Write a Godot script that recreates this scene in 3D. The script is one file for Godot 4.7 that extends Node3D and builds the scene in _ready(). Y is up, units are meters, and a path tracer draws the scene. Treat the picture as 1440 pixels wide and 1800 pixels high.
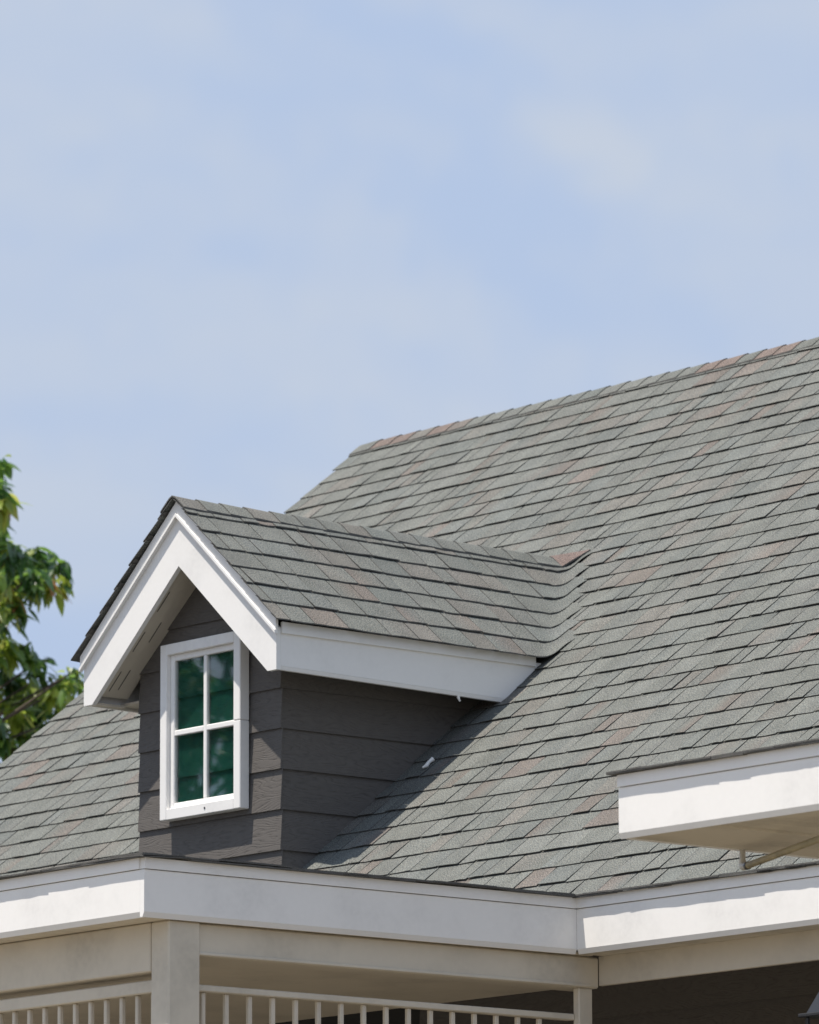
extends Node3D
# A grey house roof with a gabled dormer, porch fascias and a tree, seen from below through a long lens.
# Frame of the house: x runs along the eaves, z towards the front, y up from the level of one siding course (house node lifted by LIFT).

const LIFT := 4.57
const TH := 0.68539          # main roof pitch, radians
const YR := -0.172           # main roof height at the dormer's front wall
const T := 0.8177            # tan of the pitch
const ZB := 0.291            # front face of the main eave fascia
const ZA := 2.316            # front face of the porch fascia
const XA := 2.143            # side face of the left porch fascia
const YF := -0.624           # bottom of the fascias
const YJ := -0.456           # joint between fascia and the trim above it
const YT := -0.414           # top of the trim
const EXPO := 0.131          # what shows of one shingle course
const SX := 0.166            # what shows of one siding board
const XC := -0.468           # dormer ridge
const RUN := 0.697           # dormer ridge to shingle edge, level
const YRID := 1.490
const TD := 0.862            # tan of the dormer pitch
const DG := 0.165            # face of the dormer's rake fascia
const WL := -0.956           # dormer's left wall

const EDGE := Color(0.225, 0.222, 0.210)   # cut edge and back of a shingle: asphalt, no granules

var rng := RandomNumberGenerator.new()
var mat := {}
var cam: Camera3D
var house: Node3D
var used := {}

# ---------------------------------------------------------------- mesh collecting
class Shape:
	var v := PackedVector3Array()
	var n := PackedVector3Array()
	var uv := PackedVector2Array()
	var c := PackedColorArray()
	var i := PackedInt32Array()

	# a flat convex face whose outside is away from mid
	func face(p: Array, mid: Vector3, col := Color.WHITE, uvs := []) -> void:
		var nn: Vector3 = (p[1] - p[0]).cross(p[2] - p[0])
		if nn.length() < 1e-12:
			nn = (p[2] - p[0]).cross(p[p.size() - 1] - p[0])
		nn = nn.normalized()
		var ctr := Vector3.ZERO
		for q in p:
			ctr += q
		ctr /= p.size()
		var ccw := true
		if nn.dot(ctr - mid) < 0.0:
			nn = -nn
			ccw = false
		var a := v.size()
		for k in p.size():
			v.append(p[k])
			n.append(nn)
			c.append(col if not (col.r < 0.0) else Color.WHITE)
			if uvs.size():
				uv.append(uvs[k])
			else:
				var q: Vector3 = p[k]
				var an := nn.abs()
				if an.x > an.y and an.x > an.z:
					uv.append(Vector2(q.z, -q.y))
				elif an.y > an.z:
					uv.append(Vector2(q.x, q.z))
				else:
					uv.append(Vector2(q.x, -q.y))
		for k in range(1, p.size() - 1):
			if ccw:
				i.append_array(PackedInt32Array([a, a + k + 1, a + k]))
			else:
				i.append_array(PackedInt32Array([a, a + k, a + k + 1]))

	# a box with bevelled edges
	func box(lo: Vector3, hi: Vector3, bev := 0.0, col := Color.WHITE) -> void:
		var mid := (lo + hi) * 0.5
		var h := (hi - lo) * 0.5
		bev = minf(bev, minf(h.x, minf(h.y, h.z)) * 0.45)
		var cv := {}
		for sx in [-1, 1]:
			for sy in [-1, 1]:
				for sz in [-1, 1]:
					var s := Vector3(sx, sy, sz)
					cv[Vector4(sx, sy, sz, 0)] = mid + s * Vector3(h.x, h.y - bev, h.z - bev)
					cv[Vector4(sx, sy, sz, 1)] = mid + s * Vector3(h.x - bev, h.y, h.z - bev)
					cv[Vector4(sx, sy, sz, 2)] = mid + s * Vector3(h.x - bev, h.y - bev, h.z)
		var loop := [[-1, -1], [1, -1], [1, 1], [-1, 1]]
		for ax in 3:
			for s in [-1, 1]:
				var p := []
				for l in loop:
					var k := [0, 0, 0]
					k[ax] = s
					k[(ax + 1) % 3] = l[0]
					k[(ax + 2) % 3] = l[1]
					p.append(cv[Vector4(k[0], k[1], k[2], ax)])
				face(p, mid, col)
		if bev <= 0.0:
			return
		for ax in 3:
			var b1 := (ax + 1) % 3
			var b2 := (ax + 2) % 3
			for l in loop:
				var p := []
				for e in [[-1, b1], [1, b1], [1, b2], [-1, b2]]:
					var k := [0, 0, 0]
					k[ax] = e[0]
					k[b1] = l[0]
					k[b2] = l[1]
					p.append(cv[Vector4(k[0], k[1], k[2], e[1])])
				face(p, mid, col)
		for sx in [-1, 1]:
			for sy in [-1, 1]:
				for sz in [-1, 1]:
					face([cv[Vector4(sx, sy, sz, 0)], cv[Vector4(sx, sy, sz, 1)], cv[Vector4(sx, sy, sz, 2)]], mid, col)

	# a flat outline pushed along d (the outline may be concave when tris is given)
	func prism(p: Array, d: Vector3, col := Color.WHITE) -> void:
		var mid := Vector3.ZERO
		for q in p:
			mid += q
		mid = mid / p.size() + d * 0.5
		face(p, mid, col)
		var far := []
		for q in p:
			far.append(q + d)
		face(far, mid, col)
		for k in p.size():
			var b: int = (k + 1) % p.size()
			face([p[k], p[b], p[b] + d, p[k] + d], mid, col)

	# a round bar through points, radius per point
	func tube(pts: Array, rad: Array, sides := 10, col := Color.WHITE) -> void:
		var rings := []
		for k in pts.size():
			var d: Vector3 = (pts[mini(k + 1, pts.size() - 1)] - pts[maxi(k - 1, 0)]).normalized()
			var a := d.cross(Vector3.UP if absf(d.y) < 0.9 else Vector3.RIGHT).normalized()
			var b := d.cross(a)
			var ring := []
			for j in sides:
				var w := TAU * j / sides
				ring.append([pts[k] + (a * cos(w) + b * sin(w)) * rad[k], a * cos(w) + b * sin(w)])
			rings.append(ring)
		var at := v.size()
		for k in pts.size():
			for j in sides + 1:
				v.append(rings[k][j % sides][0])
				n.append(rings[k][j % sides][1])
				c.append(col)
				uv.append(Vector2(j / float(sides), k))
		for k in pts.size() - 1:
			for j in sides:
				var q := at + k * (sides + 1) + j
				var r := q + sides + 1
				i.append_array(PackedInt32Array([q, r, q + 1, q + 1, r, r + 1]))
		for e in [0, pts.size() - 1]:
			var p := []
			for j in sides:
				p.append(rings[e][j][0])
			face(p, pts[1] if e == 0 else pts[e - 1], col)

	func mesh() -> ArrayMesh:
		var m := ArrayMesh.new()
		var a := []
		a.resize(Mesh.ARRAY_MAX)
		a[Mesh.ARRAY_VERTEX] = v
		a[Mesh.ARRAY_NORMAL] = n
		a[Mesh.ARRAY_TEX_UV] = uv
		a[Mesh.ARRAY_COLOR] = c
		a[Mesh.ARRAY_INDEX] = i
		m.add_surface_from_arrays(Mesh.PRIMITIVE_TRIANGLES, a)
		return m

func numbered(called: String) -> String:
	used[called] = used.get(called, -1) + 1
	return called if used[called] == 0 else "%s_%03d" % [called, used[called]]

func obj(called: String, s: Shape, m: Material, parent: Node) -> MeshInstance3D:
	var o := MeshInstance3D.new()
	o.name = called
	o.mesh = s.mesh()
	o.material_override = m
	parent.add_child(o, true)
	return o

func bx(called: String, lo: Vector3, hi: Vector3, m: Material, parent: Node, bev := 0.003) -> MeshInstance3D:
	var s := Shape.new()
	s.box(lo, hi, bev)
	return obj(called, s, m, parent)

func tag(o: Node, label: String, category := "", group := "", kind := "") -> void:
	if label: o.set_meta("label", label)
	if category: o.set_meta("category", category)
	if group: o.set_meta("group", group)
	if kind: o.set_meta("kind", kind)

func V(x: float, y: float, z: float) -> Vector3:
	return Vector3(x, y, z)

# ---------------------------------------------------------------- materials
func noise(freq: float, sd: int, oct := 4, kind := FastNoiseLite.TYPE_SIMPLEX_SMOOTH) -> FastNoiseLite:
	var f := FastNoiseLite.new()
	f.noise_type = kind
	f.seed = sd
	f.frequency = freq
	f.fractal_type = FastNoiseLite.FRACTAL_FBM
	f.fractal_octaves = oct
	return f

func grey_image(f: FastNoiseLite, w: int, h: int) -> PackedByteArray:
	var im := f.get_seamless_image(w, h)
	im.convert(Image.FORMAT_L8)
	return im.get_data()

func tex(data: PackedByteArray, w: int, h: int, fmt: int) -> ImageTexture:
	return ImageTexture.create_from_image(Image.create_from_data(w, h, false, fmt, data))

func base(col: Color, rough := 0.6) -> StandardMaterial3D:
	var m := StandardMaterial3D.new()
	m.albedo_color = col.linear_to_srgb()
	m.roughness = rough
	return m

# mottled paint: three-way mapped so that every piece of the house shows another patch
func paint(col: Color, rough: float, low: float, sd: int, scale := 0.6) -> StandardMaterial3D:
	var m := base(col, rough)
	var a := grey_image(noise(0.006, sd, 5), 512, 512)
	var b := grey_image(noise(0.09, sd + 5, 3), 512, 512)
	var d := PackedByteArray()
	d.resize(512 * 512)
	for k in d.size():
		var x := a[k] / 255.0
		var g := 1.0 - low * clampf((x - 0.45) * 2.2, 0.0, 1.0) * (0.55 + 0.9 * b[k] / 255.0) - low * 0.25 * b[k] / 255.0
		d[k] = int(255.0 * clampf(g, 0.0, 1.0))
	m.albedo_texture = tex(d, 512, 512, Image.FORMAT_L8)
	m.uv1_triplanar = true
	m.uv1_world_triplanar = true
	m.uv1_scale = Vector3.ONE * scale
	return m

func shingle_material() -> StandardMaterial3D:
	var w := 1024
	var fine := grey_image(noise(0.30, 11, 2), w, w)
	var mid := grey_image(noise(0.16, 12, 2), w, w)
	var big := grey_image(noise(0.012, 13, 3), w, w)
	var d := PackedByteArray()
	var h := PackedByteArray()
	d.resize(w * w * 3)
	h.resize(w * w)
	for k in w * w:
		var f := fine[k] / 255.0
		var g := 0.72 + 0.62 * (f - 0.5) + 0.20 * (mid[k] / 255.0 - 0.5) + 0.10 * (big[k] / 255.0 - 0.5)
		if f > 0.74:
			g += 0.14
		var warm := (mid[k] - 128.0) / 255.0 * 0.05
		d[3 * k] = int(255.0 * clampf(g + warm, 0.0, 1.0))
		d[3 * k + 1] = int(255.0 * clampf(g, 0.0, 1.0))
		d[3 * k + 2] = int(255.0 * clampf(g - warm, 0.0, 1.0))
		h[k] = fine[k]
	var m := StandardMaterial3D.new()
	m.vertex_color_use_as_albedo = true
	m.albedo_texture = tex(d, w, w, Image.FORMAT_RGB8)
	m.roughness = 0.95
	m.metallic_specular = 0.3
	m.heightmap_enabled = true
	m.heightmap_texture = tex(h, w, w, Image.FORMAT_L8)
	m.heightmap_scale = 0.12
	return m

# embossed wood grain of fibre-cement boards: u along the board
func siding_material(col: Color, rough := 0.55) -> StandardMaterial3D:
	var w := 1024
	var h := 1024
	var warp := noise(0.0035, 31, 3)
	warp.frequency = 0.004
	var a := grey_image(warp, w, h)
	var b := grey_image(noise(0.03, 33, 3), w, h)
	var hd := PackedByteArray()
	var cd := PackedByteArray()
	hd.resize(w * h)
	cd.resize(w * h)
	for y in h:
		for x in w:
			var k := y * w + x
			# the grain runs along x; the warp bends it into cathedrals
			var q: int = y * w + (x / 3) % w
			var ph := y / float(h) * 64.0 + 16.0 * (a[q] / 255.0 - 0.5) + 1.6 * (b[q] / 255.0 - 0.5)
			var r := absf(sin(ph * PI))
			r = 1.0 - pow(1.0 - r, 2.0)
			var keep := clampf(0.35 + 1.3 * (b[(k + 517 * w) % (w * h)] / 255.0 - 0.3), 0.0, 1.0)
			r = lerpf(1.0, r, keep)
			hd[k] = int(255.0 * r)
			cd[k] = int(255.0 * (0.86 + 0.14 * r * (0.6 + 0.4 * b[k] / 255.0)))
	var m := base(col, rough)
	m.albedo_texture = tex(cd, w, h, Image.FORMAT_L8)
	m.heightmap_enabled = true
	m.heightmap_texture = tex(hd, w, h, Image.FORMAT_L8)
	m.heightmap_scale = 0.12
	m.vertex_color_use_as_albedo = true
	m.metallic_specular = 0.2
	return m

# pale hazy blue with thin veils of cloud, the same all round
func sky_picture(k: float) -> ImageTexture:
	var w := 2048
	var h := 1024
	var f := noise(3.2, 77, 5)
	f.domain_warp_enabled = true
	f.domain_warp_amplitude = 0.25
	f.domain_warp_frequency = 2.0
	var f2 := noise(16.0, 78, 4)
	var px := PackedFloat32Array()
	px.resize(w * h * 3)
	var cloud := V(0.568, 0.632, 0.738)
	for y in h:
		var up := PI * (0.5 - (y + 0.5) / h)
		var e := maxf(sin(up), 0.0)
		var blue := V(0.478, 0.585, 0.778).lerp(V(0.40, 0.52, 0.76), pow(e, 0.9))
		for x in w:
			var c := blue
			if up > 0.0:
				var a := TAU * (x + 0.5) / w
				var q := V(cos(a) * cos(up), sin(up) * 2.2, sin(a) * cos(up))
				c = blue.lerp(cloud, 0.85 * smoothstep(-0.24, 0.46, f.get_noise_3dv(q * 2.2)) * (0.85 + 0.75 * f2.get_noise_3dv(V(q.x * 0.5 + q.y * 0.35, q.y * 1.3, q.z * 0.5 - q.y * 0.2))))
			else:
				c = V(0.30, 0.29, 0.27)
			var at := 3 * (y * w + x)
			px[at] = c.x * k
			px[at + 1] = c.y * k
			px[at + 2] = c.z * k
	return ImageTexture.create_from_image(Image.create_from_data(w, h, false, Image.FORMAT_RGBF, px.to_byte_array()))

func make_materials() -> void:
	mat.white = paint(Color(0.875, 0.86, 0.83), 0.45, 0.035, 101, 0.7)
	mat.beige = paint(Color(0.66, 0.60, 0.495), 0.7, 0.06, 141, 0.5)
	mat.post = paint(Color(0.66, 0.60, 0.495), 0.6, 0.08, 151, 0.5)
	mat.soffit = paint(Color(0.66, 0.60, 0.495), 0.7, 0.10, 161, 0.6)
	mat.shingle = shingle_material()
	mat.siding = siding_material(Color(0.145, 0.134, 0.124))
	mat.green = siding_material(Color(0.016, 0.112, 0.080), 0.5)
	mat.black = base(Color(0.012, 0.012, 0.012), 0.8)
	mat.felt = base(Color(0.03, 0.03, 0.03), 0.95)
	mat.iron = base(Color(0.03, 0.032, 0.037), 0.3)
	mat.lampglass = base(Color(0.6, 0.6, 0.55), 0.2)
	var g := StandardMaterial3D.new()
	g.albedo_color = Color(0.01, 0.05, 0.035, 0.03)
	g.transparency = BaseMaterial3D.TRANSPARENCY_ALPHA
	g.roughness = 0.02
	mat.glass = g
	mat.pvc = paint(Color(0.66, 0.63, 0.56), 0.4, 0.2, 181, 2.0)
	mat.pipe = paint(Color(0.42, 0.36, 0.22), 0.55, 0.3, 191, 2.0)
	mat.bark = paint(Color(0.11, 0.085, 0.06), 0.9, 0.5, 201, 1.5)
	mat.ground = paint(Color(0.225, 0.198, 0.152), 0.95, 0.3, 211, 0.05)

# ---------------------------------------------------------------- shingles
func tone() -> Color:
	var r := rng.randf()
	var c: Color
	if r < 0.66:
		c = Color(0.258, 0.268, 0.247)
	elif r < 0.83:
		c = Color(0.244, 0.259, 0.243)
	elif r < 0.955:
		c = Color(0.272, 0.264, 0.240)
	else:
		c = Color(0.276, 0.248, 0.222)
	return c * rng.randf_range(1.0, 1.18)

# one slab: f(u, s, h) places it; u along the course, s up the slope, h off the roof; rows cells up the slope where the roof bends
func slab(sh: Shape, f: Callable, us: Array, s0: float, s1: float, hb: float, slant := 0.0, rows := 1) -> void:
	var edge := EDGE
	var ca := tone()
	var cb := tone() if rng.randf() < 0.5 else ca * rng.randf_range(0.96, 1.04)
	var swap := rng.randf() < 0.5
	var off := Vector2(rng.randf(), rng.randf()) * 3.0
	var nu: int = us.size()
	var grid := []
	var bot := []
	var inner := []
	for k in nu:
		var hh := hb + rng.randf_range(-0.0012, 0.0012)
		var so := s0 + rng.randf_range(-0.0022, 0.0022)
		var col := []
		for r in rows + 1:
			var t := r / float(rows)
			col.append(f.call(us[k] + slant * t, lerpf(so, s1, t), lerpf(hh, 0.001, t)))
		grid.append(col)
		bot.append(f.call(us[k], so + 0.001, hh - 0.0045))
		inner.append(f.call(us[k], so + 0.06, -0.003))
	var a := sh.v.size()
	for k in nu:
		var t: float = (us[k] - us[0]) / (us[nu - 1] - us[0])
		var mixed := ca.lerp(cb, smoothstep(0.2, 0.8, 1.0 - t if swap else t))
		for r in rows + 1:
			var e: Vector3 = grid[mini(k + 1, nu - 1)][r] - grid[maxi(k - 1, 0)][r]
			var w: Vector3 = grid[k][mini(r + 1, rows)] - grid[k][maxi(r - 1, 0)]
			var nn: Vector3 = e.cross(w).normalized()
			if nn.y < 0.0:
				nn = -nn
			sh.v.append(grid[k][r])
			sh.n.append(nn)
			sh.c.append(mixed)
			sh.uv.append((Vector2(us[k], lerpf(s0, s1, r / float(rows))) + off) / 2.0)
	var st := rows + 1
	var flip: bool = (sh.v[a + st] - sh.v[a]).cross(sh.v[a + 1] - sh.v[a]).dot(sh.n[a]) > 0.0
	for k in nu - 1:
		for r in rows:
			var q := a + st * k + r
			if flip:
				sh.i.append_array(PackedInt32Array([q, q + 1, q + st, q + st, q + 1, q + st + 1]))
			else:
				sh.i.append_array(PackedInt32Array([q, q + st, q + 1, q + st, q + st + 1, q + 1]))
	for k in nu - 1:
		sh.face([grid[k][0], grid[k + 1][0], bot[k + 1], bot[k]], (grid[k][rows] + grid[k + 1][rows]) * 0.5, edge)
		sh.face([bot[k], bot[k + 1], inner[k + 1], inner[k]], (grid[k][0] + grid[k + 1][0] + grid[k][rows] + grid[k + 1][rows]) * 0.25 + V(0, 0.1, 0), edge)
	var mid: Vector3 = (grid[0][0] + grid[0][rows] + grid[nu - 1][0] + grid[nu - 1][rows]) * 0.25
	for k in [0, nu - 1]:
		for r in rows:
			var dn := V(0, -0.0045, 0)
			sh.face([grid[k][r], grid[k][r + 1], grid[k][r + 1] + dn, grid[k][r] + dn], mid, edge)

func main_at(u: float, s: float, h: float) -> Vector3:
	var ze := ZB + 0.012
	var q := V(u, YR - T * ze + s * sin(TH), ze - s * cos(TH))
	return q + V(0, cos(TH), sin(TH)) * h

func soft_max(a: float, b: float, k: float) -> float:
	var h := clampf(0.5 + 0.5 * (a - b) / k, 0.0, 1.0)
	return lerpf(b, a, h) + k * h * (1.0 - h)

# a dormer slope: u runs back from the gable (u = -z), s up from the eave edge, side +1 right, -1 left
func dormer_at(u: float, s: float, h: float, side: float, ox: float) -> Vector3:
	var pd := atan(TD)
	var slope := RUN / cos(pd)
	var q := slope - s
	var yd := YRID - 0.014 * u - q * sin(pd) + h / cos(pd)
	var back := u - (YRID - q * sin(pd) - YR) / T
	var ym := YR + T * u + lerpf(0.017, -0.006, smoothstep(0.02, 0.15, back)) + h * 0.7
	return V(ox + XC + side * q * cos(pd), soft_max(yd, ym, 0.05), -u)

func pixel(q: Vector3) -> Vector2:
	var l := cam.global_transform.affine_inverse() * (q + V(0, LIFT, 0))
	var k := 900.0 / tan(deg_to_rad(cam.fov) / 2.0)
	return Vector2(720.0 + k * l.x / -l.z, 900.0 - k * l.y / -l.z)

# whether the photograph's frame shows this point of the main roof
func in_view(q: Vector3) -> bool:
	var p := pixel(q)
	if p.x < -15 or p.x > 1455:
		return false
	var low := 1556.0 - 0.17 * p.x if p.x < 252 else (1512.0 + 0.085 * (p.x - 252) if p.x < 1015 else 1577.0 - 0.125 * (p.x - 1015))
	if p.y > low + 8:
		return false
	if p.x > 1085 and p.y > 1363 - 0.14 * (p.x - 1085) + 8 and p.y < 1474:
		return false
	if p.x > 245 and p.x < 500 and p.y > 900:
		return false
	if p.x >= 500 and p.x < 890 and p.y > 930 and p.y < 1530 - 0.86 * (p.x - 545):
		return false
	return true

func main_roof() -> void:
	var top := (2.642 - YR + T * (ZB + 0.012)) / sin(TH)
	var xl := -3.665
	var xr := 6.2
	# the deck under the shingles, and the rear slope, both with thickness
	var deck := Shape.new()
	var e0 := main_at(xl + 0.03, 0.05, -0.006)
	var e1 := main_at(xr - 0.03, 0.05, -0.006)
	var r0 := main_at(xl + 0.03, top - 0.01, -0.006)
	var r1 := main_at(xr - 0.03, top - 0.01, -0.006)
	var dn := V(0, -0.03, 0)
	deck.prism([e0, e1, r1, r0], dn)
	var zr := r0.z
	deck.prism([r0 + V(0, 0, -0.004), r1 + V(0, 0, -0.004), V(xr - 0.03, e1.y, 2 * zr - e1.z), V(xl + 0.03, e0.y, 2 * zr - e0.z)], dn)
	var roof := obj("main_roof", deck, mat.felt, house)
	tag(roof, "large grey shingled main slope behind the dormer")
	var rows := int(ceil((top - 0.05) / EXPO))
	var list := []
	for r in rows:
		var s0 := r * EXPO
		var s1 := minf(s0 + EXPO + 0.03, top - 0.005)
		var x := xl - rng.randf() * 0.3
		while x < xr:
			var w: float = [0.075, 0.095, 0.115, 0.135, 0.16, 0.20][rng.randi() % 6] * rng.randf_range(0.95, 1.05)
			var a := maxf(x, xl)
			var b := minf(x + w - (0.0058 if rng.randf() < 0.75 else 0.0025), xr)
			x += w
			if b - a < 0.03:
				continue
			var q := main_at((a + b) / 2, s0 + 0.06, 0.0)
			var yd := YRID - TD * absf(q.x - XC)
			if (q.x > WL + 0.06 and q.x < -0.06 and q.z < -0.1 and yd > q.y + 0.02) or (absf(q.x - XC) < 0.40 and yd > q.y + 0.2 and q.z < 0):
				continue
			list.append([a, b, s0 + rng.randf_range(-0.002, 0.002), s1, q, r])
	var eye := cam.global_position - V(0, LIFT, 0)
	var seen := []
	for k in list.size():
		if in_view(list[k][4]):
			seen.append([list[k][4].distance_to(eye), k])
	seen.sort_custom(func(p, q): return p[0] < q[0])
	var own := {}
	for k in mini(300, seen.size()):
		own[seen[k][1]] = true
	print("main shingles ", list.size(), " in view ", seen.size())
	var rest := Shape.new()
	for k in list.size():
		var d: Array = list[k]
		var sh := Shape.new() if own.has(k) else rest
		var hb := 0.0115 if rng.randf() < 0.4 else 0.0082
		var over := -rng.randf_range(0.0, 0.003) if d[5] == 0 else 0.0
		slab(sh, main_at, [d[0], lerpf(d[0], d[1], rng.randf_range(0.35, 0.65)), d[1]], d[2] + over, d[3], hb, rng.randf_range(-0.004, 0.004))
		if own.has(k):
			obj("shingle", sh, mat.shingle, roof)
	var field := obj("shingle_field", rest, mat.shingle, roof)
	field.set_meta("kind", "stuff")
	# ridge caps, bent over the ridge
	var cap_at := func(u: float, s: float, h: float) -> Vector3:
		var y0 := main_at(0, top, 0.0)
		var k := absf(s)
		var drop := sqrt(k * k + 0.0005)
		return V(u, y0.y + 0.016 - drop * sin(TH) + h, y0.z + s * cos(TH))
	var x := xl + 0.025
	while x < xr:
		var w := rng.randf_range(0.125, 0.150)
		var sh := Shape.new()
		var col := tone()
		if x > -3.58 and x < -3.33 or x > -3.17 and x < -3.04 or x > -1.02 and x < -0.89 or x > -0.75 and x < -0.62 or rng.randf() < 0.04:
			col = Color(0.325, 0.262, 0.230)
		cap(sh, cap_at, x + w, x - 0.03, 0.115, col)
		obj("ridge_cap", sh, mat.shingle, roof)
		x += w

# a cap bent over a ridge: a strip of cells across, lifted at one end over its neighbour
func cap(sh: Shape, f: Callable, u0: float, u1: float, half: float, col: Color) -> void:
	var n := 8
	var a := []
	var b := []
	var off := Vector2(rng.randf(), rng.randf())
	for k in n + 1:
		var s := lerpf(-half, half, k / float(n)) + rng.randf_range(-0.001, 0.001)
		a.append(f.call(u0, s, 0.0052))
		b.append(f.call(u1, s, -0.001))
	var mid: Vector3 = (a[0] + a[n] + b[0] + b[n]) * 0.25 - V(0, 0.3, 0)
	for k in n:
		var t0 := k / float(n) * half
		sh.face([a[k], b[k], b[k + 1], a[k + 1]], mid, col, [(Vector2(u0, t0) + off) / 2, (Vector2(u1, t0) + off) / 2, (Vector2(u1, t0 + 0.03) + off) / 2, (Vector2(u0, t0 + 0.03) + off) / 2])
		sh.face([a[k], a[k + 1], a[k + 1] - V(0, 0.007, 0), a[k] - V(0, 0.007, 0)], b[k], EDGE)
	for e in [0, n]:
		sh.face([a[e], b[e], b[e] - V(0, 0.008, 0), a[e] - V(0, 0.008, 0)], (a[n / 2] + b[n / 2]) * 0.5, EDGE)

# ---------------------------------------------------------------- the dormer
func dormer_roof(ox: float, full: bool) -> void:
	var pd := atan(TD)
	var slope := RUN / cos(pd)
	var deck := Shape.new()
	var y_e := YRID - TD * (RUN - 0.03) - 0.02
	for side in [-1.0, 1.0]:
		var zr := -(YRID - 0.03 - YR) / T
		var ze := -(y_e - YR) / T
		deck.prism([V(ox + XC, YRID - 0.02, DG - 0.002), V(ox + XC + side * (RUN - 0.055), y_e + 0.0215, DG - 0.002), V(ox + XC + side * (RUN - 0.055), y_e + 0.0035, ze), V(ox + XC, YRID - 0.045, zr)], V(0, -0.012, 0))
	var roof := obj("dormer_roof", deck, mat.felt, house)
	tag(roof, "small gabled roof over the dormer window" if full else "gabled roof of the dormer farther along the slope")
	for side in ([1.0, -1.0] if full else [-1.0]):
		var f := dormer_at.bind(side, ox)
		for r in 7:
			var s0 := r * EXPO + rng.randf_range(-0.001, 0.001)
			var s1 := minf(s0 + EXPO + 0.03, slope - 0.004)
			var q := slope - s0
			var uv := (YRID - q * sin(pd) - YR) / T          # how far back the valley lies
			var lap := rng.randf_range(0.12, 0.17)
			var u := -(DG + 0.034)
			var first := true
			while u < uv + lap - 0.03:
				var w: float = [0.085, 0.105, 0.125, 0.15, 0.18, 0.22][rng.randi() % 6]
				if first:
					w *= rng.randf_range(0.35, 1.0)
				first = false
				var b := minf(u + w, uv + lap)
				if uv + lap - b < 0.12 or b > uv - 0.12:
					b = uv + lap
				var us := []
				var steps := maxi(2, int(ceil((b - u) / (0.025 if b > uv - 0.12 else 0.12))))
				for k in steps + 1:
					us.append(lerpf(u, b - 0.0055, k / float(steps)))
				var sh := Shape.new()
				slab(sh, f, us, s0, s1, (0.0118 if rng.randf() < 0.4 else 0.0092) if r > 0 else 0.007, 0.0, 5 if b > uv - 0.2 else 1)
				obj("shingle", sh, mat.shingle, roof)
				u = b
	var cap_at := func(u: float, s: float, h: float) -> Vector3:
		var k := absf(s)
		var drop := sqrt(k * k + 0.0004)
		var yd := YRID + 0.018 - 0.014 * u - drop * sin(pd) + h
		return V(ox + XC + s * cos(pd), soft_max(yd, YR + T * u + 0.02 + h, 0.05), -u)
	var u := -(DG + 0.036)
	var end := (YRID - YR) / T - 0.16
	while u < end:
		var w := rng.randf_range(0.122, 0.145)
		var sh := Shape.new()
		var col := tone()
		if u > end - 0.135:
			col = Color(0.30, 0.235, 0.208)
		cap(sh, cap_at, u, u + w + 0.03, 0.105, col)
		obj("ridge_cap", sh, mat.shingle, roof)
		u += w

# a sloping board of the gable: from the foot (x0, y0) to the peak, both ends cut plumb
func rake(called: String, ox: float, side: float, half: float, foot_y: float, tall: float, z0: float, z1: float, m: Material, parent: Node, level := 0.0) -> void:
	var peak_y := foot_y + half * TD
	var s := Shape.new()
	var x1 := ox + XC + side * half
	var xc := ox + XC
	if level > 0.0:
		# the foot is cut level
		var lx := level / TD
		s.prism([V(xc, peak_y + tall, z0), V(x1, foot_y + tall, z0), V(x1, foot_y + level, z0), V(x1 - side * lx, foot_y + level, z0), V(xc, peak_y, z0)], V(0, 0, z1 - z0))
	else:
		s.prism([V(xc, peak_y + tall, z0), V(x1, foot_y + tall, z0), V(x1, foot_y, z0), V(xc, peak_y, z0)], V(0, 0, z1 - z0))
	obj(called, s, m, parent)

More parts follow.
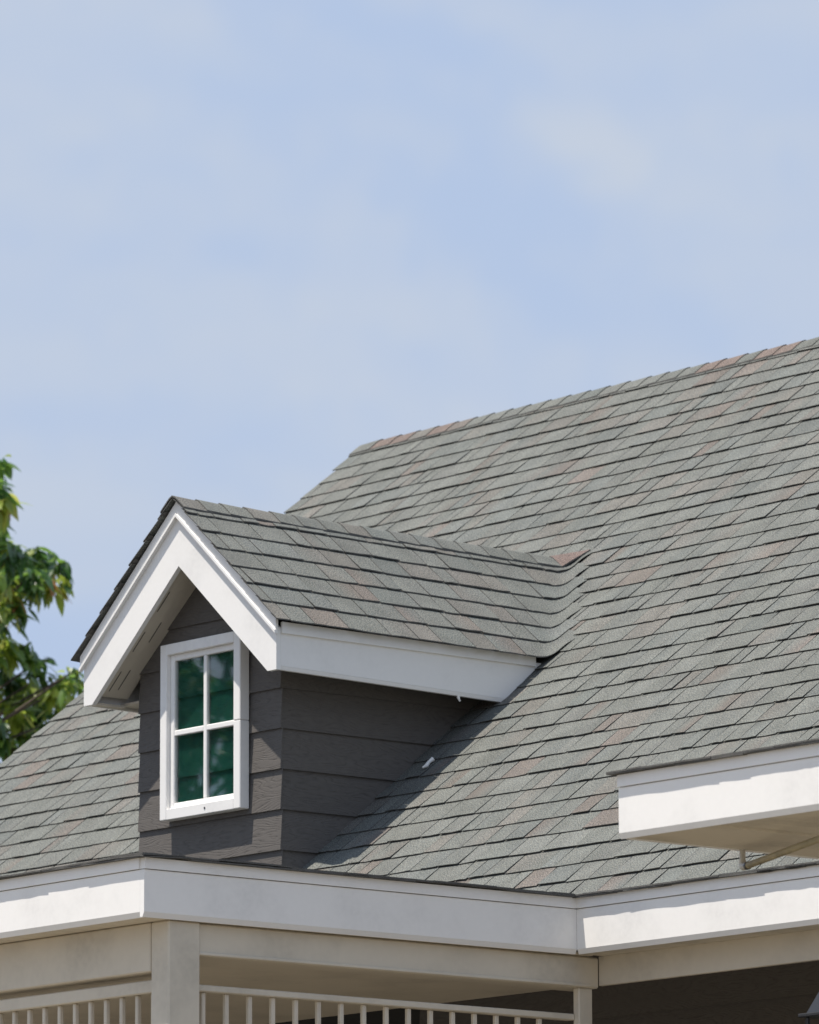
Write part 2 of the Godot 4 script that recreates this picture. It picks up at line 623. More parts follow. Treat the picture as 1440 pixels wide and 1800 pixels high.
func dormer_trim(ox: float, full: bool) -> void:
	var fas := Node3D.new()
	fas.name = "dormer_fascia"
	house.add_child(fas, true)
	var hw := 0.649
	var sides := [1.0, -1.0] if full else [-1.0]
	for side in sides:
		var x1: float = ox + XC + side * hw
		rake("rake_board", ox, side, hw, 0.651, 0.222, DG - 0.022, DG, mat.white, fas, 0.05)
		rake("rake_trim", ox, side, hw + 0.012, 0.860, 0.052, DG + 0.0004, DG + 0.012, mat.white, fas)
		rake("rake_bead", ox, side, hw + 0.012, 0.846, 0.0137, DG + 0.0004, DG + 0.019, mat.white, fas)
		# the eave board runs back until it meets the main slope
		var s := Shape.new()
		var yb := 0.702
		var yt := 0.868
		var zb := -(yb - YR) / T - 0.004
		var zt := -(yt - YR) / T + 0.0
		var px: float = x1 - side * 0.022
		s.prism([V(x1, yb + 0.016, DG - 0.0225), V(x1, yt, DG - 0.0225), V(x1, yt - 0.006, zt + 0.02), V(x1, yb - 0.008, zb + 0.02)], V(-side * 0.022, 0, 0))
		s.prism([V(x1 - side * 0.004, yb, DG - 0.0225), V(x1 - side * 0.0002, yb + 0.0155, DG - 0.0225), V(x1 - side * 0.0002, yb - 0.0085, zb + 0.02), V(x1 - side * 0.004, yb - 0.024, zb + 0.02)], V(-side * 0.016, 0, 0))
		obj("eave_board", s, mat.white, fas)
		var tr := Shape.new()
		tr.prism([V(x1 + side * 0.0004, 0.850, DG - 0.022), V(x1 + side * 0.0004, 0.896, DG - 0.022), V(x1 + side * 0.0004, 0.884, zt + 0.06), V(x1 + side * 0.0004, 0.844, zt + 0.06)], V(side * 0.011, 0, 0))
		obj("eave_trim", tr, mat.white, fas)
		# sloping soffit under the overhang of the gable, and the level one under the eave
		var so := Shape.new()
		var y0 := 0.705 - 0.0
		var xi: float = ox + XC + side * (hw - 0.06)
		so.prism([V(ox + XC, 0.70 + (hw) * TD - 0.012, DG - 0.0225), V(xi, 0.70 + 0.06 * TD - 0.012, DG - 0.0225), V(xi, 0.70 + 0.06 * TD - 0.012, -0.02), V(ox + XC, 0.70 + hw * TD - 0.012, -0.02)], V(0, 0.012, 0))
		var soff := obj("gable_soffit", so, mat.post, fas)
		if side < 0.0:
			for d in [[0.085, 0.055], [0.255, 0.060], [0.425, 0.062], [0.095, 0.015], [0.30, 0.010]]:
				var sl := Shape.new()
				var qx: float = ox + XC - (hw - d[0])
				var qy: float = 0.70 - 0.012 + d[0] * TD - 0.0012
				sl.prism([V(qx, qy, d[1] + 0.04), V(qx + 0.085, qy + 0.085 * TD, d[1] + 0.04), V(qx + 0.085, qy + 0.085 * TD, d[1] + 0.044), V(qx, qy, d[1] + 0.044)], V(0, 0.0006, 0))
				obj("vent_slot", sl, mat.black, soff)
		var lev := Shape.new()
		var xw := ox + (-0.012 if side > 0 else WL + 0.012)
		lev.prism([V(xw, 0.712, -0.01), V(x1 - side * 0.0225, 0.712, -0.01), V(x1 - side * 0.0225, 0.700, -0.72), V(xw, 0.700, -0.72)], V(0, 0.01, 0))
		if side < 0.0:
			obj("eave_soffit", lev, mat.soffit, fas)
		# the box that closes the foot of the gable overhang
		if side < 0.0:
			bx("eave_return", V(minf(xi, x1 - side * 0.0225), 0.702, -0.0095), V(maxf(xi, x1 - side * 0.0225), 0.7115, DG - 0.0225), mat.soffit, fas, 0.0)
	if not full:
		return
	# drop of old sealant under the eave board
	var dr := Shape.new()
	dr.tube([V(0.172, 0.692, -0.80), V(0.172, 0.676, -0.803), V(0.174, 0.662, -0.81)], [0.006, 0.007, 0.005], 8)
	obj("sealant_drip", dr, mat.white, fas)

func lap_board(s: Shape, lo: Array, hi: Array, out: Vector3, u0: float) -> void:
	# lo: two bottom corners, hi: two top corners on the sheathing; leans out at the bottom
	var b := 0.016
	var t := 0.005
	var th := 0.0085
	var off := Vector2(rng.randf(), rng.randf()) * 2.0
	var A: Vector3 = lo[0] + out * b
	var B: Vector3 = lo[1] + out * b
	var Cc: Vector3 = hi[1] + out * t
	var D: Vector3 = hi[0] + out * t
	var mid := (A + B + Cc + D) * 0.25 - out * 0.05
	var du := (B - A).length()
	var k := rng.randf_range(0.92, 1.06)
	var col := Color(k, k, k)
	var hgt := (D.y - A.y)
	var side := (B - A).normalized()
	var ua := 0.0
	var face_uv := []
	for q in [A, B, Cc, D]:
		face_uv.append((Vector2((q - A).dot(side) * 0.6, (A.y - q.y)) + off) * Vector2(0.9, 0.9))
	s.face([A, B, Cc, D], mid, col, face_uv)
	var A2 := A - out * th
	var B2 := B - out * th
	s.face([A, B, B2, A2], mid + V(0, 0.05, 0), col)
	s.face([A, A2, D - out * 0.003, D], mid, col)
	s.face([B, B2, Cc - out * 0.003, Cc], mid, col)

func dormer_walls() -> void:
	var core := Shape.new()
	# solid body of the dormer, its roofline just under the deck
	var pk := 1.36
	core.prism([V(WL + 0.016, -0.30, -0.0165), V(-0.016, -0.30, -0.0165), V(-0.016, pk + (WL / 2.0 + 0.016) * TD - 0.0, -0.0165), V(XC, pk, -0.0165), V(WL + 0.016, pk + (WL / 2.0 + 0.016) * TD, -0.0165)], V(0, 0, -1.2))
	var wall := obj("dormer_wall", core, mat.felt, house)
	tag(wall, "charcoal clapboard walls under the dormer's gable")
	var hole := [V(-0.665, 0.24, 0), V(-0.28, 0.86, 0)]
	for k in range(-2, 10):
		var y0 := k * SX
		var y1 := y0 + SX + 0.012
		var lim := func(y: float) -> Array:
			var h := maxf(0.0, (1.235 - y) / TD + 0.03)
			return [maxf(WL, XC - h), minf(0.0, XC + h)]
		var a: Array = lim.call(y0)
		var b: Array = lim.call(y1)
		if a[1] - a[0] < 0.06:
			break
		var s := Shape.new()
		var o := V(0, 0, 1)
		var z := -0.016
		lap_board(s, [V(a[0], y0, z), V(a[1], y0, z)], [V(b[0], y1, z), V(b[1], y1, z)], o, a[0])
		obj("siding_board", s, mat.siding, wall)
		# side walls, cut along the slope
		for side in [1.0, -1.0]:
			if y0 > 0.70:
				continue
			var xs := -0.016 if side > 0 else WL + 0.016
			var zl := -(y0 - YR) / T - 0.02
			var zh := -(y1 - YR) / T - 0.02
			if zl > -0.03:
				zl = -0.03
			if zh > -0.03:
				zh = -0.03
			var ss := Shape.new()
			var zc := -0.0162
			lap_board(ss, [V(xs, y0, zc + 0.016), V(xs, y0, zl)], [V(xs, y1, zc + 0.005), V(xs, y1, zh)], V(side, 0, 0), 0.0)
			obj("siding_board", ss, mat.siding, wall)

func dormer_window() -> void:
	var w := Node3D.new()
	w.name = "dormer_window"
	house.add_child(w, true)
	tag(w, "white framed four pane window with green tinted glass")
	var x0 := -0.742
	var x1 := -0.203
	var y0 := 0.187
	var y1 := 0.922
	var cw := 0.045
	var zf := 0.050
	# casing
	bx("casing", V(x0, y0, 0.0), V(x0 + cw, y1, zf), mat.white, w, 0.003)
	bx("casing", V(x1 - cw, y0 + 0.365, 0.0), V(x1, y1, zf), mat.white, w, 0.003)
	bx("casing", V(x1 - cw, y0, 0.0), V(x1, y0 + 0.3635, zf - 0.0006), mat.white, w, 0.003)
	bx("casing", V(x0 + cw, y1 - cw, 0.0), V(x1 - cw, y1, zf - 0.0008), mat.white, w, 0.002)
	bx("casing", V(x0 + cw, y0, 0.0), V(x1 - cw, y0 + cw, zf - 0.0008), mat.white, w, 0.002)
	# sash
	var sx0 := x0 + cw
	var sx1 := x1 - cw
	var sy0 := y0 + cw
	var sy1 := y1 - cw
	var sw := 0.026
	var zs := 0.030
	var sash := Node3D.new()
	sash.name = "sash"
	w.add_child(sash, true)
	bx("stile", V(sx0, sy0, 0.006), V(sx0 + sw, sy1, zs), mat.white, sash, 0.003)
	bx("stile", V(sx1 - sw * 0.6, sy0, 0.006), V(sx1, sy1, zs), mat.white, sash, 0.003)
	bx("rail", V(sx0 + sw, sy1 - sw, 0.006), V(sx1 - sw * 0.6, sy1, zs - 0.0006), mat.white, sash, 0.003)
	bx("rail", V(sx0 + sw, sy0, 0.006), V(sx1 - sw * 0.6, sy0 + sw * 0.9, zs - 0.0006), mat.white, sash, 0.003)
	var gx0 := sx0 + sw
	var gx1 := sx1 - sw * 0.6
	var gy0 := sy0 + sw * 0.9
	var gy1 := sy1 - sw
	var mx := -0.466
	var my := 0.548
	bx("muntin", V(mx - 0.0105, gy0, 0.008), V(mx + 0.0105, gy1, 0.0275), mat.white, sash, 0.003)
	bx("muntin", V(gx0, my - 0.0115, 0.0085), V(mx - 0.0105, my + 0.0115, 0.0285), mat.white, sash, 0.003)
	bx("muntin", V(mx + 0.0105, my - 0.0115, 0.0085), V(gx1, my + 0.0115, 0.0285), mat.white, sash, 0.003)
	for r in [[gx0, mx - 0.0105, gy0, my - 0.0115], [mx + 0.0105, gx1, gy0, my - 0.0115], [gx0, mx - 0.0105, my + 0.0115, gy1], [mx + 0.0105, gx1, my + 0.0115, gy1]]:
		var p := Shape.new()
		# double glazing: two sheets with a gap
		p.box(V(r[0] - 0.001, r[2] - 0.001, 0.0205), V(r[1] + 0.001, r[3] + 0.001, 0.0235))
		p.box(V(r[0] - 0.001, r[2] - 0.001, 0.0135), V(r[1] + 0.001, r[3] + 0.001, 0.0165))
		obj("pane", p, mat.glass, w)
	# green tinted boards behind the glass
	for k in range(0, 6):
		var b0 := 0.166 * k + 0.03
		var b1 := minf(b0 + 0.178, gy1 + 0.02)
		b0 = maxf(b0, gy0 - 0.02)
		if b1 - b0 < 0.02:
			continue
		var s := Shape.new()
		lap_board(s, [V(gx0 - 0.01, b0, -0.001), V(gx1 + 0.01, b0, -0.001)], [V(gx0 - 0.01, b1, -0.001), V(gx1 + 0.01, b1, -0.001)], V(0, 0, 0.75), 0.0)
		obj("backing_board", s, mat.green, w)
	var nail := Shape.new()
	nail.tube([V(-0.437, 0.2105, zf - 0.002), V(-0.437, 0.2105, zf + 0.0015)], [0.005, 0.0045], 8)
	obj("nail_head", nail, mat.iron, w)

# ---------------------------------------------------------------- porches and eaves
# fascia along a level line: a -> b, outside is to 'out'
func eave_line(called: String, a: Vector3, b: Vector3, out: Vector3, parent: Node) -> void:
	var d := (b - a)
	var prof := func(pts: Array) -> Shape:
		var s := Shape.new()
		var p := []
		for q in pts:
			p.append(a + out * q[0] + V(0, q[1], 0))
		s.prism(p, d)
		return s
	var f := obj(called, prof.call([[0, YF + 0.019], [0, YJ], [-0.024, YJ], [-0.024, YF + 0.002], [-0.009, YF]]), mat.white, parent)
	obj("fascia_trim", prof.call([[0.006, YJ + 0.0028], [0.006, YT], [-0.024, YT], [-0.024, YJ + 0.0028]]), mat.white, f)

# ragged shingle edges lying along a low roof's edge
func edge_row(a: Vector3, b: Vector3, out: Vector3, y: float, parent: Node, deep := 0.16) -> void:
	var d := (b - a).normalized()
	var l := (b - a).length()
	for layer in 2:
		var u: float = -rng.randf() * 0.2 if layer else 0.0
		while u < l:
			var w := rng.randf_range(0.16, 0.34)
			var u0 := maxf(u, 0.0)
			var u1 := minf(u + w + 0.0004, l)
			u += w
			if u1 - u0 < 0.02:
				continue
			var sh := Shape.new()
			var o1 := rng.randf_range(0.0245, 0.0275) + layer * 0.0015
			var o2 := o1 + rng.randf_range(-0.0015, 0.0015)
			var yl := y + layer * 0.0052
			var sag := rng.randf_range(-0.004, 0.0005)
			var sag2 := sag + rng.randf_range(-0.0015, 0.0015)
			var pts := []
			var n := 5
			for k in n + 1:
				var t := k / float(n)
				pts.append(a + d * lerpf(u0, u1, t) + out * (lerpf(o1, o2, t) + rng.randf_range(-0.0007, 0.0007)) + V(0, yl + lerpf(sag, sag2, t) + rng.randf_range(-0.0008, 0.0008), 0))
			var col := tone()
			for k in n:
				var p0: Vector3 = pts[k]
				var p1: Vector3 = pts[k + 1]
				var q0: Vector3 = a + d * lerpf(u0, u1, k / float(n)) - out * deep + V(0, yl + 0.004, 0)
				var q1: Vector3 = a + d * lerpf(u0, u1, (k + 1) / float(n)) - out * deep + V(0, yl + 0.004, 0)
				var mid := (p0 + p1 + q0 + q1) * 0.25 + V(0, 0.003, 0)
				var up := V(0, 0.006, 0)
				sh.face([p0 + up, p1 + up, q1 + up, q0 + up], mid, col)
				sh.face([p0, p1, q1, q0], mid, EDGE)
				sh.face([p0, p1, p1 + up, p0 + up], mid, EDGE)
			sh.face([pts[0], pts[0] + V(0, 0.006, 0), a + d * u0 - out * deep + V(0, yl + 0.01, 0), a + d * u0 - out * deep + V(0, yl + 0.004, 0)], pts[n], EDGE)
			sh.face([pts[n], pts[n] + V(0, 0.006, 0), a + d * u1 - out * deep + V(0, yl + 0.01, 0), a + d * u1 - out * deep + V(0, yl + 0.004, 0)], pts[0], EDGE)
			obj("edge_shingle", sh, mat.shingle, parent)

func soffit_planks(a: Vector3, b: Vector3, parent: Node, step := 0.09) -> void:
	# boards across a level soffit between two corners, thin gaps between them; they run along z
	var x := a.x
	while x < b.x - 0.005:
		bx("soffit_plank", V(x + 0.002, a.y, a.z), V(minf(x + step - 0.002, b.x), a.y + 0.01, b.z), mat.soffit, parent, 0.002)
		x += step

func porches() -> void:
	# main eave between the porches
	var ev := Node3D.new()
	ev.name = "main_eave"
	house.add_child(ev, true)
	eave_line("fascia_board", V(XA + 0.0005, 0, ZB), V(6.2, 0, ZB), V(0, 0, 1), ev)
	edge_row(V(XA - 0.02, 0, ZB), V(5.2, 0, ZB), V(0, 0, 1), YT + 0.001, ev, 0.05)
	soffit_planks(V(XA - 0.02, YF + 0.004, ZB - 0.15), V(5.0, YF + 0.004, ZB - 0.0245), ev)
	bx("recess_ceiling", V(-3.4, -0.126, ZB - 1.749), V(6.0, -0.116, ZB - 0.40), mat.soffit, ev, 0.0)
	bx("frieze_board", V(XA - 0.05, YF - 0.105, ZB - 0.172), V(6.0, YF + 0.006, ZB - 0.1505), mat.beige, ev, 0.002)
	# left porch
	var pr := Node3D.new()
	pr.name = "porch_roof"
	house.add_child(pr, true)
	tag(pr, "flat porch roof with white fascia under the dormer")
	var x_end := -4.2
	eave_line("fascia_board", V(x_end, -0.008, ZA), V(XA - 0.0245, 0, ZA), V(0, 0, 1), pr)
	eave_line("fascia_board", V(XA, 0, ZA), V(XA, 0, ZB + 0.0005), V(1, 0, 0), pr)
	bx("porch_deck", V(x_end, YT - 0.02, ZB + 0.002), V(XA - 0.026, YT - 0.0005, ZA - 0.026), mat.felt, pr, 0.0)
	edge_row(V(-0.6, -0.004, ZA), V(XA + 0.03, 0, ZA), V(0, 0, 1), YT + 0.001, pr)
	edge_row(V(XA, 0, ZA + 0.028), V(XA, 0, ZB + 0.03), V(1, 0, 0), YT + 0.0032, pr)
	soffit_planks(V(-0.6, YF + 0.003, ZA - 0.30), V(XA - 0.0245, YF + 0.003, ZA - 0.0245), pr)
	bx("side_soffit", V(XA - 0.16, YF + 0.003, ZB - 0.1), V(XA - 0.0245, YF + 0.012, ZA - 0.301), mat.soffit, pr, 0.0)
	# beams, post
	var dz := 0.135
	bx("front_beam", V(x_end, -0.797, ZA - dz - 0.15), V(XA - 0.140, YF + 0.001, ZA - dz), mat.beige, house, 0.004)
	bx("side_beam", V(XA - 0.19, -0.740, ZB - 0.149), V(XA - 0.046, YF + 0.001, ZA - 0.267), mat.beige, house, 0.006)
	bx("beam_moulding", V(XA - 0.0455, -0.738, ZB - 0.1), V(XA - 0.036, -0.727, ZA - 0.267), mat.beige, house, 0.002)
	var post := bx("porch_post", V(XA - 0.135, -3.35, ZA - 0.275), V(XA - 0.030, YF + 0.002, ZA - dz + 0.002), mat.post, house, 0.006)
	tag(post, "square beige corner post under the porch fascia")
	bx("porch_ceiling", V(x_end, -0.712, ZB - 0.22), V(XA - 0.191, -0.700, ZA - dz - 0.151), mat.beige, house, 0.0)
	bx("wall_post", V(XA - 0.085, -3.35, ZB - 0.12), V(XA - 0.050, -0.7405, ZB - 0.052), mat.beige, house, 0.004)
	# railings hung under the beams
	var xr := XA - 0.085
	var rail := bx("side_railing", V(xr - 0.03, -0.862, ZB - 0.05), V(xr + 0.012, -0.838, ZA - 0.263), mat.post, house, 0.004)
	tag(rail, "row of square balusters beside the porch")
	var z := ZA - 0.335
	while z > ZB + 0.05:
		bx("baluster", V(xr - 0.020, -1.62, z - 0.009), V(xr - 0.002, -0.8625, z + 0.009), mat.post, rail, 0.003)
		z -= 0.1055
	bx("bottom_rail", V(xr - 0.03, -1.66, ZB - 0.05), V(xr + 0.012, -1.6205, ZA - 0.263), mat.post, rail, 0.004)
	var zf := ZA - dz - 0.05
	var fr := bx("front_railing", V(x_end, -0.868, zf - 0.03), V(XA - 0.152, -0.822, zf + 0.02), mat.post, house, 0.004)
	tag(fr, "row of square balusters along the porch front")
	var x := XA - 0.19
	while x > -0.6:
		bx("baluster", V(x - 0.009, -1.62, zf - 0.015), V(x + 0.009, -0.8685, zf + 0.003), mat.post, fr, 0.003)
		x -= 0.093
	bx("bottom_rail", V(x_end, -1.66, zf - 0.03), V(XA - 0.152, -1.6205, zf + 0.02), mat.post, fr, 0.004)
	# the porch floor
	bx("porch_floor", V(x_end, -LIFT, ZB - 1.74), V(XA, -3.35, ZA), mat.bark, house, 0.01)
	bx("added_floor", V(XA + 0.002, -LIFT, ZB - 1.74), V(6.0, -3.352, ZB + 0.1), mat.bark, house, 0.01)  # unseen floor, added dark to keep bounced light off the recessed wall
	# right porch, higher
	var hp := Node3D.new()
	hp.name = "porch_roof"
	house.add_child(hp, true)
	tag(hp, "flat porch roof with white fascia and open soffit")
	hp.position = V(0, 0.083, 0)
	var xu := 4.316
	var zu := 2.018
	eave_line("fascia_board", V(xu, 0, zu), V(8.2, 0, zu), V(0, 0, 1), hp)
	eave_line("fascia_board", V(xu - 0.0005, 0, zu - 0.0245), V(xu - 0.0005, 0, ZB + 0.04), V(-1, 0, 0), hp)
	edge_row(V(xu - 0.03, 0, zu), V(7.0, 0, zu), V(0, 0, 1), YT + 0.001, hp)
	bx("porch_deck", V(xu + 0.026, YT - 0.02, ZB + 0.04), V(8.2, YT - 0.0005, zu - 0.026), mat.felt, hp, 0.0)
	soffit_planks(V(xu + 0.42, YF + 0.012, ZB + 0.05), V(7.0, YF + 0.012, zu - 0.0245), hp, 0.11)
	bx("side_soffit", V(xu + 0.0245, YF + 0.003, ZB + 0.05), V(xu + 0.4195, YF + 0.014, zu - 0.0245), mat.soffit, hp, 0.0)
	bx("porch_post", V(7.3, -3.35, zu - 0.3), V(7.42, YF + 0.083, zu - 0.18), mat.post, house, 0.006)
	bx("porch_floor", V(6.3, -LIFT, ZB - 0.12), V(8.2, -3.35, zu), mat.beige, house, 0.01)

func house_body() -> void:
	var core := Shape.new()
	var zw := ZB - 1.75  # recess made this deep so that its wall falls dark
	core.box(V(-3.4, -LIFT, -7.2), V(6.0, -0.115, zw))
	var w := obj("house_wall", core, mat.felt, house)
	tag(w, "dark clapboard house wall in deep shade under the eave")
	var k := 0
	var y := -0.125 - 0.166
	while y > -2.0:
		var s := Shape.new()
		lap_board(s, [V(XA - 3.0, y, zw + 0.0005), V(6.0, y, zw + 0.0005)], [V(XA - 3.0, y + 0.178, zw + 0.0005), V(6.0, y + 0.178, zw + 0.0005)], V(0, 0, 1), 0.0)
		obj("siding_board", s, mat.siding, w)
		y -= 0.166
	# gable end under the rake, closing the attic
	var g := Shape.new()
	var zr := main_at(0, (2.642 - YR + T * (ZB + 0.012)) / sin(TH), 0).z
	g.prism([V(-3.4, -0.64, zw), V(-3.4, 2.55, zr), V(-3.4, -0.64, 2 * zr - zw)], V(0.1, 0, 0))
	obj("gable_wall", g, mat.siding, house)
	var g2 := Shape.new()
	g2.prism([V(5.9, -0.64, zw), V(5.9, 2.55, zr), V(5.9, -0.64, 2 * zr - zw)], V(0.1, 0, 0))
	obj("gable_wall", g2, mat.siding, house)

# ---------------------------------------------------------------- trees
func leaf_mesh() -> ArrayMesh:
	# a long leaf folded along its midrib and drooping: unit length along -z, up is y
	var s := Shape.new()
	var n := 5
	var w := [0.02, 0.115, 0.155, 0.13, 0.075, 0.003]
	var pts := []
	for k in n + 1:
		var t := k / float(n)
		var y := -0.22 * t * t
		pts.append([V(-w[k], y + 0.028 * sin(t * 3.0), -t), V(0, y, -t), V(w[k], y + 0.028 * sin(t * 3.0), -t)])
	for k in n:
		for e in 2:
			s.face([pts[k][e], pts[k][e + 1], pts[k + 1][e + 1], pts[k + 1][e]], V(0, -3, -0.5))
	return s.mesh()

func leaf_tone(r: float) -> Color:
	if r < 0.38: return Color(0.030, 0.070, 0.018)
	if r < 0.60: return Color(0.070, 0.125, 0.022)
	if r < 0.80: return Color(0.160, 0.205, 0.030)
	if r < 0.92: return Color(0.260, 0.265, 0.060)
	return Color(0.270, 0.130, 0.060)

func make_tree(at: Vector3, clusters: Array, centre: Vector3, radius: float, own_max: int, many := 260, light := 1.0) -> Node3D:
	var t := Node3D.new()
	t.name = numbered("tree")
	add_child(t)
	t.position = at
	# clusters and centre are given relative to the foot
	var trunk := Shape.new()
	trunk.tube([V(0, 0, 0), V(0.05, 1.0, 0.03), V(-0.05, 2.0, 0.05), centre * V(0.3, 0.75, 0.3), centre], [0.26, 0.2, 0.17, 0.13, 0.05], 10)
	obj("trunk", trunk, mat.bark, t)
	var tips := clusters.duplicate()
	for k in many:
		var d := V(rng.randfn(), rng.randfn() * 0.85, rng.randfn()).normalized()
		var r := radius * pow(rng.randf(), 0.4) * (0.72 + 0.28 * sin(d.x * 5.0 + d.y * 4.0) * cos(d.z * 6.0))
		tips.append([centre + d * r * V(1, 0.95, 1), rng.randf_range(0.75, 1.1)])
	for k in tips.size():
		if k < clusters.size() or k % 6 == 0:
			var q: Vector3 = tips[k][0]
			var s := Shape.new()
			var from := centre * V(1, 0.82, 1) + V(rng.randf_range(-0.3, 0.3), rng.randf_range(-0.3, 0.3), rng.randf_range(-0.3, 0.3))
			s.tube([from, from.lerp(q, 0.5) + V(0, -0.08, 0), q], [0.035, 0.018, 0.006], 6)
			obj("branch", s, mat.bark, t)
	var lm := leaf_mesh()
	var crown := Node3D.new()
	crown.name = "crown"
	t.add_child(crown, true)
	var mats := []
	var pal := []
	for k in 10:
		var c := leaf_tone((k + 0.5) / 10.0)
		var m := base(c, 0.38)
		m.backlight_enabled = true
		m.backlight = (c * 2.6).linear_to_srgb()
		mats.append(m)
		pal.append(c)
	var leaves := []
	for k in tips.size():
		var q: Vector3 = tips[k][0]
		var size: float = tips[k][1]
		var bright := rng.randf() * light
		for j in rng.randi_range(26, 38):
			var yaw := j * 2.4 + rng.randf() * 0.8
			var pit := rng.randf_range(-1.45, 0.05)
			var b := Basis.from_euler(Vector3(pit, yaw, rng.randf_range(-0.5, 0.5)))
			var l := rng.randf_range(0.11, 0.185) * size
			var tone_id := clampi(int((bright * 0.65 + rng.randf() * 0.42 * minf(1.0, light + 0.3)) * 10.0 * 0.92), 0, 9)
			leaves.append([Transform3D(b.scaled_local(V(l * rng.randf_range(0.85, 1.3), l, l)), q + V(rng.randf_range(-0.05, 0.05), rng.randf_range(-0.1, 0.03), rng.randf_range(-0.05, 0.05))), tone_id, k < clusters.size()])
	var per := []
	for k in 10:
		per.append([])
	var own := 0
	for d in leaves:
		if d[2] and own < own_max:
			var o := MeshInstance3D.new()
			o.name = "leaf"
			o.mesh = lm
			o.material_override = mats[d[1]]
			o.transform = d[0]
			crown.add_child(o, true)
			own += 1
		else:
			per[d[1]].append(d[0])
	for k in 10:
		if per[k].is_empty():
			continue
		var mm := MultiMesh.new()
		mm.transform_format = MultiMesh.TRANSFORM_3D
		mm.mesh = lm
		mm.instance_count = per[k].size()
		for j in per[k].size():
			mm.set_instance_transform(j, per[k][j])
		var mi := MultiMeshInstance3D.new()
		mi.name = "foliage"
		mi.multimesh = mm
		mi.material_override = mats[k]
		mi.set_meta("kind", "stuff")
		crown.add_child(mi, true)
	return t

# ---------------------------------------------------------------- small things
func hanging_lantern() -> void:
	var o := Node3D.new()
	o.name = "hanging_lantern"
	add_child(o)
	o.position = V(3.449, LIFT - 1.262, 0.0)
	tag(o, "black metal lantern with pyramid cap hanging under the eave", "lantern")
	var zc := 0.19
	var cap_s := Shape.new()
	var lo := 0.325
	var hi := 0.410
	var r0 := 0.088
	var r1 := 0.052
	var ring := func(r: float, y: float) -> Array:
		return [V(-r, y, zc - r), V(r, y, zc - r), V(r, y, zc + r), V(-r, y, zc + r)]
	var a: Array = ring.call(r0, lo)
	var b: Array = ring.call(r1, hi)
	var mid := V(0, (lo + hi) / 2, zc)
	for k in 4:
		cap_s.face([a[k], a[(k + 1) % 4], b[(k + 1) % 4], b[k]], mid)
	cap_s.face(a, mid)
	cap_s.face(b, mid)
	obj("cap", cap_s, mat.iron, o)
	bx("rim", V(-0.11, lo - 0.014, zc - 0.11), V(0.11, lo - 0.0005, zc + 0.11), mat.iron, o, 0.004)
	var fin := Shape.new()
	fin.tube([V(0, hi, zc), V(0, hi + 0.02, zc), V(0, hi + 0.035, zc), V(0, hi + 0.05, zc)], [0.016, 0.012, 0.018, 0.004], 10)
	obj("finial", fin, mat.iron, o)
	for sx in [-1, 1]:
		for sz in [-1, 1]:
			bx("corner_bar", V(sx * 0.085 - 0.007, lo - 0.27, zc + sz * 0.085 - 0.007), V(sx * 0.085 + 0.007, lo - 0.0145, zc + sz * 0.085 + 0.007), mat.iron, o, 0.002)
	for k in 4:
		var p := Shape.new()
		var q := Basis(Vector3.UP, k * PI / 2)
		p.face([q * V(-0.078, lo - 0.27, 0.085) + V(0, 0, zc), q * V(0.078, lo - 0.27, 0.085) + V(0, 0, zc), q * V(0.078, lo - 0.015, 0.085) + V(0, 0, zc), q * V(-0.078, lo - 0.015, 0.085) + V(0, 0, zc)], V(0, lo - 0.1, zc))
		obj("glass_pane", p, mat.glass, o)
	bx("base", V(-0.1, lo - 0.29, zc - 0.1), V(0.1, lo - 0.2705, zc + 0.1), mat.iron, o, 0.004)
	var rod := Shape.new()
	rod.tube([V(0, hi + 0.045, zc), V(0, 1.262 + YF + 0.004, zc)], [0.006, 0.006], 8)
	obj("rod", rod, mat.iron, o)

func drain_pipe() -> void:
	var o := Node3D.new()
	o.name = "drain_pipe"
	add_child(o)
	o.position = V(0, LIFT, 0)
	tag(o, "thin pipe with a white elbow hanging under the right porch soffit", "pipe")
	var st := Shape.new()
	st.tube([V(4.345, -0.538, 1.495), V(4.345, -0.575, 1.495)], [0.0105, 0.0105], 12)
	obj("drop", st, mat.pvc, o)
	var el := Shape.new()
	el.tube([V(4.345, -0.575, 1.495), V(4.346, -0.588, 1.4955), V(4.356, -0.597, 1.500), V(4.385, -0.598, 1.513)], [0.0125, 0.0135, 0.0135, 0.0125], 12)
	obj("elbow", el, mat.pvc, o)
	var sl := Shape.new()
	sl.tube([V(4.385, -0.598, 1.513), V(4.400, -0.598, 1.520)], [0.0138, 0.0138], 12)
	obj("collar", sl, mat.iron, o)
	var pp := Shape.new()
	pp.tube([V(4.400, -0.598, 1.520), V(5.9, -0.590, 2.215 - 0.03)], [0.0115, 0.0115], 12)
	obj("pipe", pp, mat.pipe, o)

func scrap() -> void:
	var o := Shape.new()
	var a := main_at(0.155, 0.0, 0.0)
	var at := V(0.142, 0.401, -0.701)
	var n := V(0, cos(TH), sin(TH))
	var down := V(0, -sin(TH), cos(TH))
	var pts := [V(0, 0, 0), down * 0.022 + V(-0.006, 0, 0), down * 0.05 + V(0.004, 0, 0), down * 0.062 + V(-0.010, 0, 0)]
	var p := []
	for q in pts:
		p.append(at + q + n * 0.017 + V(0, LIFT, 0))
	o.tube(p, [0.011, 0.008, 0.009, 0.004], 7)
	var m := obj("caulk_scrap", o, mat.white, self)
	tag(m, "small scrap of white caulk lying on the shingles beside the dormer", "scrap")

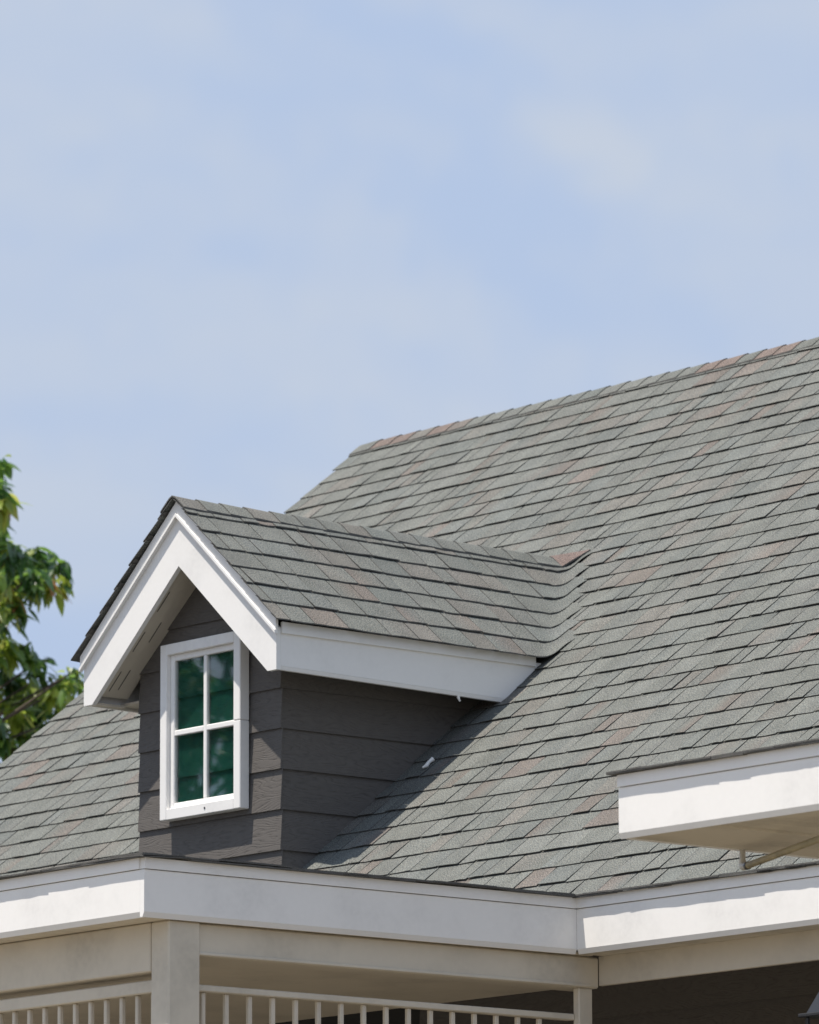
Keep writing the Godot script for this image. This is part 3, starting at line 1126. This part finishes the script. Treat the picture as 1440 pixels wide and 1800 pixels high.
# ---------------------------------------------------------------- everything
func _ready() -> void:
	rng.seed = 20240611
	# camera: a long lens from the garden, looking up at the roof
	cam = Camera3D.new()
	cam.name = "camera"
	var at := CameraAttributesPhysical.new()
	at.frustum_focal_length = 12.0 / (900.0 / 10447.3)
	at.frustum_focus_distance = 22.3
	at.frustum_near = 0.5
	at.frustum_far = 4000.0
	at.exposure_aperture = 4.5
	cam.attributes = at
	add_child(cam)
	cam.fov = rad_to_deg(2.0 * atan(900.0 / 10447.3))
	cam.near = 0.5
	cam.far = 4000.0
	cam.current = true
	cam.global_transform = Transform3D(Basis(V(0.63918806, -0.00318775, -0.76904386), V(0.13977341, 0.98381822, 0.11209416), V(0.75624204, -0.17914114, 0.62929042)), V(18.72739, -2.96863 + LIFT, 14.8969))
	# sky
	var env := Environment.new()
	env.background_mode = Environment.BG_SKY
	env.tonemap_mode = Environment.TONE_MAPPER_LINEAR
	env.tonemap_exposure = 1.33
	env.sdfgi_enabled = true
	env.ssao_enabled = true
	env.ssil_enabled = true
	var sm := PanoramaSkyMaterial.new()
	sm.panorama = sky_picture(1.0 / env.tonemap_exposure)
	var sky := Sky.new()
	sky.sky_material = sm
	env.sky = sky
	var we := WorldEnvironment.new()
	we.name = "environment"
	we.environment = env
	add_child(we)
	# sun: high, from the front and a little from the left
	var sun := DirectionalLight3D.new()
	sun.name = "sun"
	sun.light_energy = 1.45
	sun.light_color = Color(1.0, 0.968, 0.925)
	sun.light_angular_distance = 0.5
	sun.shadow_enabled = true
	add_child(sun)
	sun.look_at_from_position(V(0, 30, 0), V(0.32, 30 - 2.9, -1.0), V(0, 0, -1))
	make_materials()
	# setting
	var gs := Shape.new()
	gs.face([V(-600, 0, -600), V(600, 0, -600), V(600, 0, 600), V(-600, 0, 600)], V(0, -1, 0))
	var gr_o := obj("ground", gs, mat.ground, self)
	tag(gr_o, "", "", "", "structure")
	house = Node3D.new()
	house.name = "house"
	add_child(house)
	house.position = V(0, LIFT, 0)
	tag(house, "grey shingled house with a charcoal gabled dormer and white fascias", "house")
	house_body()
	main_roof()
	dormer_roof(0.0, true)
	dormer_roof(4.53, false)
	dormer_trim(0.0, true)
	dormer_trim(4.53, false)
	dormer_walls()
	dormer_window()
	porches()
	# things
	trees()
	hanging_lantern()
	drain_pipe()
	scrap()

func trees() -> void:
	# the tree beyond the left gable: foot on the ground, crown reaching in from the left
	var eye := cam.global_position
	var far := 36.0
	var k := 10447.3
	var place := func(px: float, py: float, d: float) -> Vector3:
		var b := cam.global_transform.basis
		return eye + (-b.z + b.x * (px - 720.0) / k + b.y * (900.0 - py) / k) * d
	var c: Vector3 = place.call(-560.0, 1170.0, far)
	var foot := V(c.x, 0, c.z)
	var cl := []
	for q in [[-5, 812, 0.8], [-8, 850, 0.8], [6, 872, 0.9], [-10, 905, 0.9], [-12, 935, 0.9], [10, 960, 0.9], [28, 962, 1.0], [55, 968, 1.0], [80, 975, 1.0], [105, 990, 0.9], [92, 1010, 0.95], [62, 1005, 1.0], [30, 1000, 1.0], [5, 1010, 1.0], [20, 1040, 1.0], [0, 1070, 1.0], [30, 1060, 0.8], [-10, 1110, 1.0], [12, 1130, 1.0], [45, 1135, 0.8], [5, 1165, 1.0], [25, 1190, 1.0], [55, 1200, 0.9], [-8, 1220, 1.0], [90, 1195, 0.8], [115, 1190, 0.8], [132, 1180, 0.7], [75, 1225, 1.0], [105, 1230, 0.9], [30, 1240, 1.0], [60, 1260, 1.0], [0, 1270, 1.0], [90, 1270, 0.9], [25, 1300, 1.0], [-10, 1320, 1.0], [50, 1310, 0.9], [10, 1345, 1.0], [70, 1160, 0.9], [100, 1215, 0.9], [118, 1255, 0.9], [45, 1280, 1.0], [20, 1215, 1.0], [-40, 900, 1.0], [-40, 1000, 1.0], [-40, 1100, 1.0], [-40, 1200, 1.0], [-40, 1300, 1.0]]:
		var p: Vector3 = place.call(q[0], q[1], far + rng.randf_range(-0.5, 0.5))
		cl.append([p - foot, q[2]])
	var t := make_tree(foot, cl, c - foot, 1.75, 300)
	tag(t, "leafy tree with drooping glossy leaves behind the left gable edge", "tree")
	# its like across the garden, mirrored by the window; backlit shade painted into leaves
	var m := make_tree(V(-6.6, 0, 4.1), [], V(0.50, 6.50, 0.02), 1.3, 0, 130, 0.35)
	tag(m, "leafy tree in the front garden mirrored in the dormer window", "tree")
